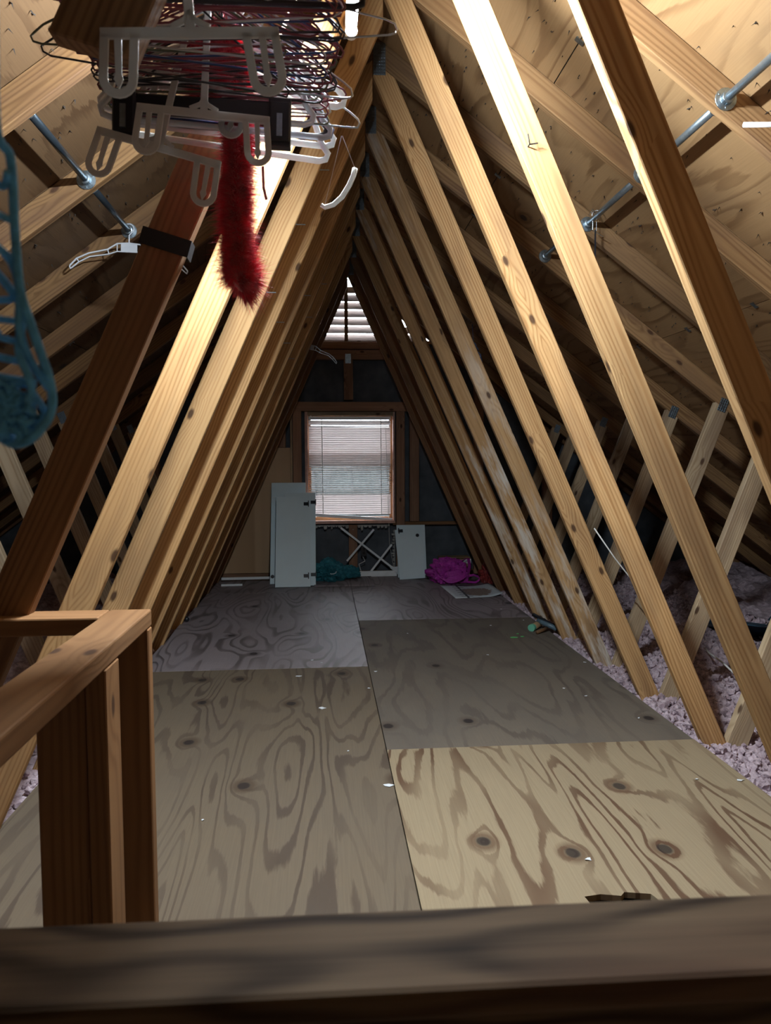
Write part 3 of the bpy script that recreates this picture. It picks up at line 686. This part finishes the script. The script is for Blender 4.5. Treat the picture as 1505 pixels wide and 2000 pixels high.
def tube_hanger(x, y, yaw, roll, mat, label, z=1.985, w_=.205, drop=.185, r=.0055, flat=True):
    t = thing('plastic_hanger', label, 'hanger', mw=HM(x, y, z, yaw, roll), group='plastic hangers in the bundle'); W = WORLD[t.as_pointer()]
    sh = [(0.0, -.062), (.025, -.066), (w_ * .5, -.095), (w_ * .8, -.125), (w_ - .015, -drop + .034), (w_, -drop + .017), (w_ - .003, -drop + .005), (w_ - .016, -drop)]
    b = MB(); b.tube([(px, 0, pz) for px, pz in sh + [(-a, c) for a, c in sh[::-1]]], r, 8, closed=True)
    b.build('body', mat, t, W, smooth=True)
    c = MB(); c.tube([(0, 0, -.064)] + [(px, 0, pz) for px, pz in hook_path()], r * .6, 8); c.build('hook', mat, t, W, smooth=True)
    for s_ in (-1, 1): MB().ribbon([(s_ * w_ * .62, -.105), (s_ * w_ * .62, -.085)], .007, .006).build('notch', mat, t, W)
tube_hanger(rx + .004, 1.575, .05, .07, 'navy', 'navy blue plastic hanger lowest in the bundle', drop=.205, w_=.215)
tube_hanger(rx + .01, 1.22, .1, -.05, 'black', 'black plastic hanger poking out at the upper left', drop=.17, w_=.235)
tube_hanger(rx + .01, 1.60, -.12, .10, 'black', 'black plastic hanger slanting behind the white hanger loops', drop=.20)
tube_hanger(rx + .01, 1.63, .1, .05, 'white_plastic', 'white plastic hanger with brightly lit right end', drop=.20, w_=.21, r=.0065)
tube_hanger(rx + .012, 1.655, -.06, .14, 'white_plastic', 'white plastic hanger sagging lowest under the bundle', drop=.215, w_=.215, r=.0065)
tube_hanger(rx + .02, 1.53, .14, .02, 'white_plastic', 'white plastic hanger glaring beside the tube lamp', drop=.165, w_=.215, r=.0065)
tube_hanger(rx - .01, 1.49, -.1, .09, 'clear', 'clear plastic hanger crossing behind the white clip hangers', drop=.225, w_=.20, r=.006)
tube_hanger(rx - .015, 1.51, .28, -.05, 'clear', 'clear plastic hanger standing out at the lower left', drop=.235, w_=.215, r=.006)

# black trouser hanger with two square clips
t = thing('trouser_hanger', 'black trouser hanger with square clips before the dark web', 'hanger', mw=HM(rx - .022, 1.455, 1.985, .0, .03)); W = WORLD[t.as_pointer()]
bevel(MB().box((0, 0, -.225), (.27, .012, .036)).build('bar', 'black', t, W), .004, 2)
MB().tube([(0, 0, -.21)] + [(a, 0, c) for a, c in hook_path(.02)], .0028, 6).build('hook', 'galv', t, W)
for s_ in (-1, 1):
    cl = bevel(MB().box((s_ * .138, -.004, -.248), (.040, .024, .085)).box((s_ * .138, -.017, -.248), (.036, .004, .07)).build('clip', 'black', t, W), .004, 2)
    MB().box((s_ * .138, -.0205, -.255), (.010, .003, .04)).build('spring', 'galv', cl, W)

# small white arm hanging on threads
t = thing('hanger_arm', 'small curved white plastic hanger arm dangling on two threads', 'hanger', (-.19, 1.62, 1.8))
pts = [(-.163, 1.62, 1.722), (-.166, 1.62, 1.708), (-.175, 1.62, 1.688), (-.190, 1.62, 1.664), (-.208, 1.62, 1.648), (-.226, 1.62, 1.642), (-.233, 1.62, 1.647)]
MB().tube(pts, [.0055, .0055, .0055, .0055, .0052, .0048, .004], 8).build('arm', 'white_plastic', t, smooth=True)
MB().tube([(-.163, 1.62, 1.722), (-.188, 1.63, 1.79)], .0007, 4).build('thread', 'cord', t); MB().tube([(-.226, 1.62, 1.645), (-.212, 1.62, 1.70), (-.190, 1.63, 1.79)], .0007, 4).build('thread', 'cord', t)

# clear hangers on their own
def clear_hanger(mw, label, w_=.25, mat='clear', name='clear_hanger'):
    t = thing(name, label, 'hanger', mw=mw); W = mw
    b = MB()
    for s_ in (-1, 1):
        top = [(s_ * .0, -.068), (s_ * .05, -.072), (s_ * .09, -.098), (s_ * .17, -.118), (s_ * (w_ - .03), -.142), (s_ * w_, -.175)]
        bot = [(s_ * .0, -.105), (s_ * .05, -.105), (s_ * .085, -.118), (s_ * .165, -.132), (s_ * (w_ - .04), -.156), (s_ * (w_ - .012), -.180)]
        b.ribbon(top, .006, .007); b.ribbon(bot, .005, .007); b.ribbon([top[-1], (s_ * (w_ - .004), -.186), bot[-1]], .006, .007)
        for f in (.3, .55, .8):
            i = int(f * 5); b.ribbon([top[i], bot[i]], .004, .006)
    bevel(b.build('arms', mat, t, W), .001)
    bevel(MB().box((0, 0, -.087), (.07, .006, .040)).build('plate', mat, t, W), .002)
    MB().tube([(0, 0, -.07)] + [(a, 0, c) for a, c in hook_path(.02)], .003, 7).build('hook', mat, t, W, smooth=True)
clear_hanger(HM(-1.06, 3.455, 2.133, 0, .03), 'clear plastic hanger hooked on the end of the left dark rod')
clear_hanger(HM(-.325, 6.52, 2.165, .0, .16), 'clear plastic hanger on the left webs in front of the gable wall', .24)
t = MB()
for i, (dx_, dz_) in enumerate(((0, 0), (.015, -.03), (.03, -.07), (.045, -.11))):
    t.tube([(.93 + dx_ + .022 * math.cos(a), 5.93 + .006 * math.sin(2 * a), 2.01 + dz_ + .026 * math.sin(a)) for a in np.linspace(0, 5.2, 14)], .004, 6)
t.tube([(.985, 5.93, 1.95), (1.0, 5.9, 1.82), (.99, 5.88, 1.76)], .006, 6)
t.tube([(.93, 5.93, 2.03), (.925, 5.95, 2.18)], .002, 5)
tag(t.build('hook_chain', 'bluehang', None, smooth=True), 'blue plastic hook chain hanging under the far right rafters', 'hanger')
# skirt hanger with wire hooks on the right rod
t = thing('strap_hanger', 'silver wire hooks with a thin dark strap on the right rod end', 'hanger', (.995, 3.43, 2.2))
for j, (dx_, yw) in enumerate(((0, .2), (.012, -.4), (-.01, .9))):
    W = HM(.985 + dx_, 3.44 - .012 * j, 2.225, yw); b = MB().tube([(a * 1.1, 0, c - .0) for a, c in hook_path(.018, -.075)], .0016, 6); b.build('hook', 'wire', t, W)
MB().tube([(.985, 3.43, 2.150), (1.03, 3.43, 2.125)], .0016, 5).build('arm', 'wire', t)
MB().box((.993, 3.43, 2.06), (.007, .003, .19)).build('strap', 'black', t)

# ------------------------------------------------------------------ red feather boa
path = [(-.455, 1.53, 1.80), (-.445, 1.50, 1.885), (-.42, 1.50, 1.915), (-.398, 1.525, 1.87), (-.392, 1.555, 1.78), (-.397, 1.56, 1.69), (-.400, 1.56, 1.62), (-.398, 1.56, 1.555), (-.396, 1.56, 1.51), (-.385, 1.56, 1.485), (-.400, 1.555, 1.468)]
def smooth_path(p, n):
    p = np.array(p); tt = np.linspace(0, len(p) - 1, n); out = []
    for t_ in tt:
        i = min(int(t_), len(p) - 2); f = t_ - i; p0 = p[max(i - 1, 0)]; p1 = p[i]; p2 = p[i + 1]; p3 = p[min(i + 2, len(p) - 1)]
        out.append(.5 * (2 * p1 + (p2 - p0) * f + (2 * p0 - 5 * p1 + 4 * p2 - p3) * f * f + (-p0 + 3 * p1 - 3 * p2 + p3) * f ** 3))
    return np.array(out)
bp = smooth_path(path, 60)
boa = thing('feather_boa', 'fluffy red feather boa hanging down between the hangers', 'boa', tuple(bp[0]))
MB().tube([V(q) for q in bp], [.020 + .003 * math.sin(i * 1.3) + (.006 if i > 50 else 0) for i in range(60)], 9).build('core', 'redfur', boa, smooth=True)
NF = 60000; ii = RNG.random(NF) * 59; i0 = np.minimum(ii.astype(int), 58); f = (ii - i0)[:, None]
c = bp[i0] * (1 - f) + bp[i0 + 1] * f; d = RNG.normal(size=(NF, 3)); tan = bp[i0 + 1] - bp[i0]; tan /= np.linalg.norm(tan, axis=1)[:, None]
d -= tan * (d * tan).sum(1)[:, None]; d /= np.linalg.norm(d, axis=1)[:, None]
ln = (.020 + RNG.random(NF) ** 4 * .026)[:, None] * np.where(ii > 51, 1.25, 1)[:, None]
base = c + d * .016; droop = np.array([0, 0, -1.]) * .35 + RNG.normal(size=(NF, 3)) * .35
tip = base + d * ln * .85 + droop * ln * .55
side_ = np.cross(d, RNG.normal(size=(NF, 3))); side_ /= np.linalg.norm(side_, axis=1)[:, None]; wd_ = (.0003 + RNG.random(NF) * .0005)[:, None]
vv = np.stack([base - side_ * wd_, base + side_ * wd_, tip], 1).reshape(-1, 3)
me = bpy.data.meshes.new('plumes'); me.from_pydata(vv.tolist(), [], np.arange(NF * 3).reshape(-1, 3).tolist()); me.update()
tag(link('plumes', me, 'redfur', boa), kind='stuff')
MB().tube([(-.347, 1.565, 1.70), (-.346, 1.565, 1.66), (-.341, 1.565, 1.637)], .0028, 6).build('cord_end', 'maroon', boa)

# ------------------------------------------------------------------ blue crocheted scarf close to the lens
sc = thing('crocheted_scarf', 'blue open-work crocheted scarf hanging at the left edge close by', 'scarf', (-.43, .45, 1.97))
cols = [-.505, -.492, -.479, -.466, -.453, -.440]; zs = np.linspace(1.975, 1.19, 20)
def cx_(z, j):     # right edge bulges towards the bottom
    bulge = .009 * max(0, min(1, (1.36 - z) / .12)) + .020 * max(0, min(1, (1.26 - z) / .06))
    return cols[j] - .003 + bulge * (j / 5.0)
for j in range(6):
    p = [(cx_(z, j) + .003 * math.sin(z * 60 + j * 2), .45 + .008 * math.sin(z * 31 + j), z) for z in np.linspace(1.975, 1.165, 44)]
    MB().tube(p, .0030, 6).build('strand', 'blue_yarn', sc, smooth=True)
nb = MB()
for i in range(len(zs) - 1):
    for j in range(5):
        a = (cx_(zs[i], j), .45, zs[i]); b = (cx_(zs[i + 1], j + 1), .452, zs[i + 1])
        if (i + j) % 2: a, b = (cx_(zs[i], j + 1), .45, zs[i]), (cx_(zs[i + 1], j), .452, zs[i + 1])
        nb.tube([a, tuple((V(a) + V(b)) / 2 + V((0, random.uniform(-.004, .004), random.uniform(-.006, .006)))), b], .0026, 6)
nb.build('mesh_netting', 'blue_yarn', sc, smooth=True)
rb = MB()
UV = lambda u, v, dy=0.0: (-.4105 + .000296 * u, .45 + dy, 1.371 - .000279 * v)
for pts, rr_ in (([(4, -1500), (6, -500), (6, 0), (8, 250), (20, 300), (21, 440), (38, 560), (58, 640), (76, 740), (79, 800), (60, 848), (20, 866), (-12, 858), (-40, 830)], .0026),
                 ([(-10, 470), (12, 500), (34, 560), (37, 640), (46, 700), (75, 752)], .0024), ([(-12, 520), (26, 590), (29, 680), (52, 740), (44, 800), (40, 850)], .0024),
                 ([(-20, 580), (10, 572), (39, 560)], .002), ([(-20, 615), (28, 618)], .002), ([(-20, 650), (34, 662)], .002), ([(-20, 690), (42, 702)], .0022), ([(-20, 730), (50, 742)], .0024),
                 ([(-25, 330), (0, 350), (20, 330)], .002), ([(-25, 400), (21, 420)], .002), ([(48, 760), (62, 800), (56, 840)], .002)):
    q = smooth_path([UV(u, v, .006 * math.sin(n * 1.7)) for n, (u, v) in enumerate(pts)], 10 * len(pts)); rb.tube([V(p) for p in q], rr_, 7)
for i in range(34):
    u, v = random.uniform(-40, 42), random.uniform(752, 850); q_ = random.uniform(9, 20)
    rb.tube([UV(u + q_ * math.cos(a), v + q_ * math.sin(a), .005 * math.sin(2 * a + i)) for a in np.linspace(0, 2 * math.pi, 12)[:-1]], .0021, 6, closed=True)
rb.build('border', 'blue_yarn', sc, smooth=True)

# ------------------------------------------------------------------ things at the far end
def panel_mw(x0, x1, yb, yt, zt, yaw=0):
    """plane standing at y=yb on the floor and leaning back to yt at height zt: local x across, local z up the panel"""
    up = V((0, yt - yb, zt)).normalized(); m = Matrix((V((1, 0, 0)), up.cross(V((1, 0, 0))), up)).transposed().to_4x4(); m.translation = V(((x0 + x1) / 2, yb, 0.002)); return m
def cab_door(label, x0, x1, yb, yt, h, inset=.03, hinges=None, hole=None, lean=0.0, side='right'):
    zt = math.sqrt(max(.01, h * h - (yt - yb) ** 2)); m = panel_mw(x0, x1, yb, yt, zt) @ Matrix.Rotation(lean, 4, 'Y'); wd = x1 - x0
    t = thing('cabinet_door', label, 'cabinet door', mw=m, group='loose white cabinet doors')
    bevel(MB().box((0, 0, h / 2), (wd, .018, h)).build('panel', 'white_paint', t, m), .002, 2)
    if hinges:
        for sx, z in hinges:
            bevel(MB().box((sx * (wd / 2 - .022), -.013, z), (.045, .010, .03)).box((sx * (wd / 2 + .002), -.016, z), (.008, .02, .055)).build('hinge', 'black', t, m), .001)
    if hole: MB().lathe([(.017, -.0095), (.017, -.0125), (.010, -.0125)], 16, (hole[0], 0, hole[1])).build('hinge_cup', 'black', t, m)
    return t, m
t, m_ = cab_door('tall white cabinet door leaning rearmost beside the window', -.735, -.41, 7.02, 7.42, 1.0, hole=(-.14, .07))
MB().box((0, -.0095, .85), (.31, .001, .004)).build('groove', 'white_trim', t, m_)
cab_door('narrow white cabinet door leaning just behind the front one', -.60, -.315, 6.905, 7.26, .90, hinges=[(1, .80), (1, .10)])
t, m_ = cab_door('white cabinet door with two black hinges leaning in front', -.677, -.362, 6.835, 7.18, .865, hinges=[(.88, .79), (.88, .10)])
t, m_ = cab_door('short white panel leaning rearmost right of the window', .47, .75, 7.30, 7.46, .52)
t, m_ = cab_door('short white panel with a black knob hole beside the magenta bag', .475, .735, 7.20, 7.40, .50, hole=(.085, .43), lean=-.055, hinges=[(-.7, .485)])

# white sticks: a broken lattice
t = thing('lattice_piece', 'broken white lattice of thin crossed sticks leaning under the window', 'lattice', (.2, 7.44, 0))
def stick(a, b, y=7.455): board('stick', (a[0], y, a[1]), (b[0], y - .02, b[1]), .019, .008, 'white_trim', t, (0, 1, 0), .001)
stick((-.074, .478), (.515, .012)); stick((.248, .459), (-.017, .154), 7.447); stick((.424, .31), (.205, .035), 7.447)
tr = MB().add([(.40, 7.42, .085), (.53, 7.43, .10), (.545, 7.41, .0), (.50, 7.39, .0)], [(0, 1, 2, 3)]).build('corner_plate', 'paper', t); tr.modifiers.new('thick', 'SOLIDIFY').thickness = .004
tag(board('white_board', (-.06, 7.40, .028), (.47, 7.42, .028), .055, .02, 'white_trim', None, (0, 1, 0)), 'long white trim board lying on its edge under the lattice', 'board')
tag(board('white_batten', (-1.20, 7.22, .03), (-.74, 7.24, .03), .024, .02, 'white_trim', None, (0, 1, 0)), 'thin white batten lying at the foot of the plywood panel', 'board')
tag(board('white_batten', (-1.17, 6.97, .009), (-.98, 6.98, .009), .018, .016, 'white_trim', None, (0, 1, 0)), 'short white batten end by the left web feet', 'board')
tag(sheet('wood_scrap', -.33, .215, 6.84, 7.36, .013, .012, 'ply_far', None), 'thin scuffed wood sheet lying on the floor below the teal bag', 'board')
ob = thing('outlet_box', 'black electrical outlet box on the low stud below the window', 'outlet box', (.15, 7.48, .22))
bevel(MB().box((.15, 7.475, .245), (.055, .03, .10)).build('box', 'black', ob), .004, 2)
MB().box((.15, 7.458, .265), (.026, .005, .028)).box((.15, 7.458, .228), (.026, .005, .028)).build('socket', 'dark', ob)
MB().tube([(.14, 7.46, .19), (.16, 7.44, .15), (.10, 7.44, .12), (.12, 7.45, .05)], .004, 6).build('cord', 'cord', ob)
bx = thing('cardboard_box', 'low brown cardboard box behind the magenta bag', 'box', (1.02, 7.40, 0))
bevel(MB().box((1.03, 7.40, .095), (.30, .14, .19)).build('carton', 'card', bx), .003); MB().box((1.03, 7.325, .185), (.30, .05, .003)).build('flap', 'card', bx)

# crumpled bags
def crumple(name, c, rx_, ry_, rz_, mat, seed, parent, folds=1.0):
    bm = bmesh.new(); bmesh.ops.create_icosphere(bm, subdivisions=5, radius=1); P = np.array([v.co[:] for v in bm.verts]); fs = [[v.index for v in f.verts] for f in bm.faces]; bm.free()
    a = np.abs(vnoise(P[:, 0] * 2.4 + 5 + P[:, 2] * 1.7, P[:, 1] * 2.4 + 9, seed) - .5) * 2; b = np.abs(vnoise(P[:, 0] * 5 + 31, P[:, 1] * 5 + P[:, 2] * 4 + 7, seed + 1) - .5) * 2
    e = np.abs(vnoise(P[:, 0] * 11 + P[:, 1] * 6 + 31, P[:, 2] * 14 + 7, seed + 2) - .5) * 2
    r = .74 + folds * (.34 * a + .18 * b + .09 * e); P = P * r[:, None] * np.array([rx_, ry_, rz_]); P[:, 2] = np.maximum(P[:, 2], -rz_ * .55); P[:, 2] += rz_ * .55
    me = mesh(P + np.array(c), fs, False); return link(name, me, mat, parent)
t = thing('tote_bag', 'crumpled magenta fabric tote bag beside the white panels', 'bag', (.93, 7.0, 0))
crumple('body', (.90, 7.02, .004), .18, .20, .135, 'magenta', 3, t, 1.15)
for i in range(5):
    z = .02 + .020 * i; pts = [(.80 + .016 * i, 6.86 - .01 * i + .02 * i, z + .05), (.88, 6.815 + .006 * i, z), (.97, 6.815 + .008 * i, z + .01), (1.05, 6.86 + .01 * i, z + .045), (1.07, 6.95, z + .07)]
    b = MB(); q = smooth_path(pts, 16)
    for j in range(15): b.add([q[j], q[j + 1], q[j + 1] + np.array([0, .012, .022]), q[j] + np.array([0, .012, .022])], [(0, 1, 2, 3)])
    o = b.build('fold', 'magenta', t); o.modifiers.new('thick', 'SOLIDIFY').thickness = .003
def loop_strap(pts, wv): 
    q = smooth_path(pts, 20); b = MB()
    for j in range(19): b.add([q[j], q[j + 1], q[j + 1] + np.array(wv), q[j] + np.array(wv)], [(0, 1, 2, 3)])
    o = b.build('strap', 'magenta', t); o.modifiers.new('thick', 'SOLIDIFY').thickness = .003
loop_strap([(.80, 7.0, .12), (.84, 6.96, .19), (.885, 6.94, .235), (.91, 6.93, .15), (.93, 6.88, .10)], (.035, .02, .0))
loop_strap([(1.0, 7.05, .13), (1.03, 7.0, .19), (1.08, 6.97, .215), (1.085, 6.95, .14), (1.07, 6.92, .08)], (.03, .03, .0))
loop_strap([(1.06, 6.9, .05), (1.13, 6.88, .07), (1.18, 6.87, .04), (1.14, 6.84, .01), (1.05, 6.85, .015)], (.0, .02, .015))
pt = MB().add([(1.05, 7.08, .19), (1.14, 7.08, .205), (1.13, 7.04, .16), (1.08, 7.03, .17)], [(0, 1, 2, 3)]).build('tag_card', 'paper', t); pt.modifiers.new('thick', 'SOLIDIFY').thickness = .002
t = thing('cloth_bag', 'crumpled teal cloth bag with a small white oval emblem', 'bag', (-.15, 7.2, 0))
crumple('body', (-.20, 7.16, .016), .165, .15, .12, 'teal', 8, t); crumple('flap', (-.05, 7.20, .03), .16, .10, .075, 'teal', 12, t)
e = MB().tube([(-.165 + .036 * math.cos(a), 7.028 + .02 * math.sin(a), .106 + .016 * math.sin(a)) for a in np.linspace(0, 2 * math.pi, 22)[:-1]], .0045, 6, closed=True).build('emblem', 'paper', t, smooth=True)
e['label'] = 'white oval ring emblem'
t = tag(crumple('plastic_pouch', (1.30, 6.95, 0), .10, .15, .13, 'redbag', 21, None), 'red crinkled plastic pouch against the right web feet', 'pouch')
# poster
nx, ny = 14, 8; A, B, C_, D = (np.array(v) for v in ((.80, 6.80, .004), (.831, 6.129, .004), (1.235, 6.19, .004), (1.24, 6.78, .004)))
ctr = (A + B + C_ + D) / 4; vs = []
for j in range(ny + 1):
    for i in range(nx + 1):
        u, v_ = i / nx, j / ny; p = (B * (1 - u) + C_ * u) * (1 - v_) + (A * (1 - u) + D * u) * v_; p = p.copy(); p[2] += .03 * max(0, u - .72) ** 1.5 * 6 * (1 - .4 * v_) + .004 * math.sin(u * 9) * v_; vs.append(p - ctr)
fs = [(j * (nx + 1) + i, j * (nx + 1) + i + 1, (j + 1) * (nx + 1) + i + 1, (j + 1) * (nx + 1) + i) for j in range(ny) for i in range(nx)]
o = link('poster', mesh(vs, fs, True), 'poster', None, Matrix.Translation(ctr)); o.modifiers.new('thick', 'SOLIDIFY').thickness = .002
tag(o, 'pale paper poster with a brown blot and ruler marks on the floor', 'poster')
# tubes at the right edge
t = thing('capped_tube', 'pale cardboard tube with a mint green end cap at the floor edge', 'tube', (1.13, 4.92, 0))
MB().tube([(1.128, 4.90, .022), (1.25, 5.06, .03)], .022, 14).build('tube', 'card', t, smooth=True); MB().tube([(1.117, 4.888, .022), (1.135, 4.91, .022)], .0245, 14).build('end_cap', 'mint', t)
t = tag(MB().tube([(1.165, 5.02, .085), (1.26, 4.93, .035), (1.31, 4.9, .02)], .013, 10).build('black_tube', 'black', None, smooth=True), 'black tube end sticking out past the right web foot', 'tube')
t = tag(MB().tube([(1.185, 4.98, .052), (1.28, 4.86, .02)], .016, 12).build('slate_tube', 'slate', None, smooth=True), 'slate blue pipe lying under the black tube at the floor edge', 'tube')
t = tag(MB().tube([(1.13, 4.80, .013), (1.22, 4.88, .018)], [.010, .013], 8).build('brown_stick', 'web_dark', None, smooth=True), 'short dark brown stick in front of the green capped tube', 'stick')
t = tag(MB().lathe([(.002, -.020), (.012, -.016), (.019, -.006), (.020, 0), (.019, .006), (.012, .016), (.002, .020)], 14, (-1.205, 5.42, .020), 'Z').build('black_ball', 'black', None, smooth=True), 'small shiny black ball at the left floor edge', 'ball')
# loose cables on the right
tag(MB().tube([(1.14, 3.80, .775), (1.25, 3.80, .62), (1.38, 3.80, .46), (1.50, 3.82, .32), (1.62, 3.86, .20)], .0035, 6).build('cable', 'cord', None, smooth=True), 'thin pale cable slanting down behind the right webs', 'cable')
tag(MB().tube([(1.90, 4.1, .06), (1.84, 3.94, .075), (1.80, 3.72, .08), (1.758, 3.506, .07), (1.74, 3.38, .03)], .005, 6).build('cable', 'cord', None, smooth=True), 'white cable lying over the pink insulation beside a web', 'cable')

# paper and paint flecks
def fleck(name, x, y, r, mat, label, group=None):
    n = random.randint(5, 8); vs = []
    for k in range(n):
        a = 2 * math.pi * k / n; q = r * random.uniform(.55, 1.1); vs.append((q * math.cos(a) * 1.25, q * math.sin(a) * .9, random.uniform(.001, .004)))
    b = MB().add(vs + [(v[0], v[1], v[2] - .0012) for v in vs], [tuple(range(n)), tuple(range(2 * n - 1, n - 1, -1))] + [(i, i + n, (i + 1) % n + n, (i + 1) % n) for i in range(n)])
    return tag(b.build(name, mat, None, Matrix.Translation((x, y, .0008))), label, 'scrap', group)
fleck('paper_scrap', -.023, 2.572, .017, 'paper', 'largest pale blue-white paper scrap on the seam of the near sheets')
fleck('paper_scrap', -.251, 3.428, .016, 'paper', 'curled white paper scrap in the middle of the left worn sheet')
fleck('paper_scrap', -.375, 3.966, .014, 'paper', 'small white scrap just before the far seam on the left')
fleck('paper_scrap', 1.208, 2.504, .012, 'paper', 'pale scrap at the right edge of the tan sheet by the insulation')
for x, y in [(-.255, 4.222), (.032, 4.016), (1.122, 3.168), (.933, 3.624), (.998, 3.494), (1.061, 2.525), (.496, 2.03), (1.156, 5.231), (.891, 5.088), (-.62, 2.367), (1.094, 5.651), (-.307, 4.282), (-.022, 3.715), (1.2, 4.09), (-.15, 2.9), (.7, 4.3), (.3, 4.9)]:
    fleck('paint_fleck', x, y, random.uniform(.004, .009), 'paper', 'tiny pale fleck scattered on the ' + ('tan near sheet' if y < 2.907 and x > 0 else 'worn left sheet' if x < 0 and y < 4.127 else 'grey right sheet' if x > 0 and y < 5.347 else 'far ringed sheets') + ' of plywood', 'pale flecks on the floor')
fleck('green_flake', .964, 4.714, .026, 'green', 'largest bright green flake on the grey floor sheet')
fleck('green_flake', 1.019, 4.737, .012, 'green', 'small green flake right of the largest green one'); fleck('green_flake', 1.01, 4.82, .009, 'green', 'tiny green flake behind the largest green one')
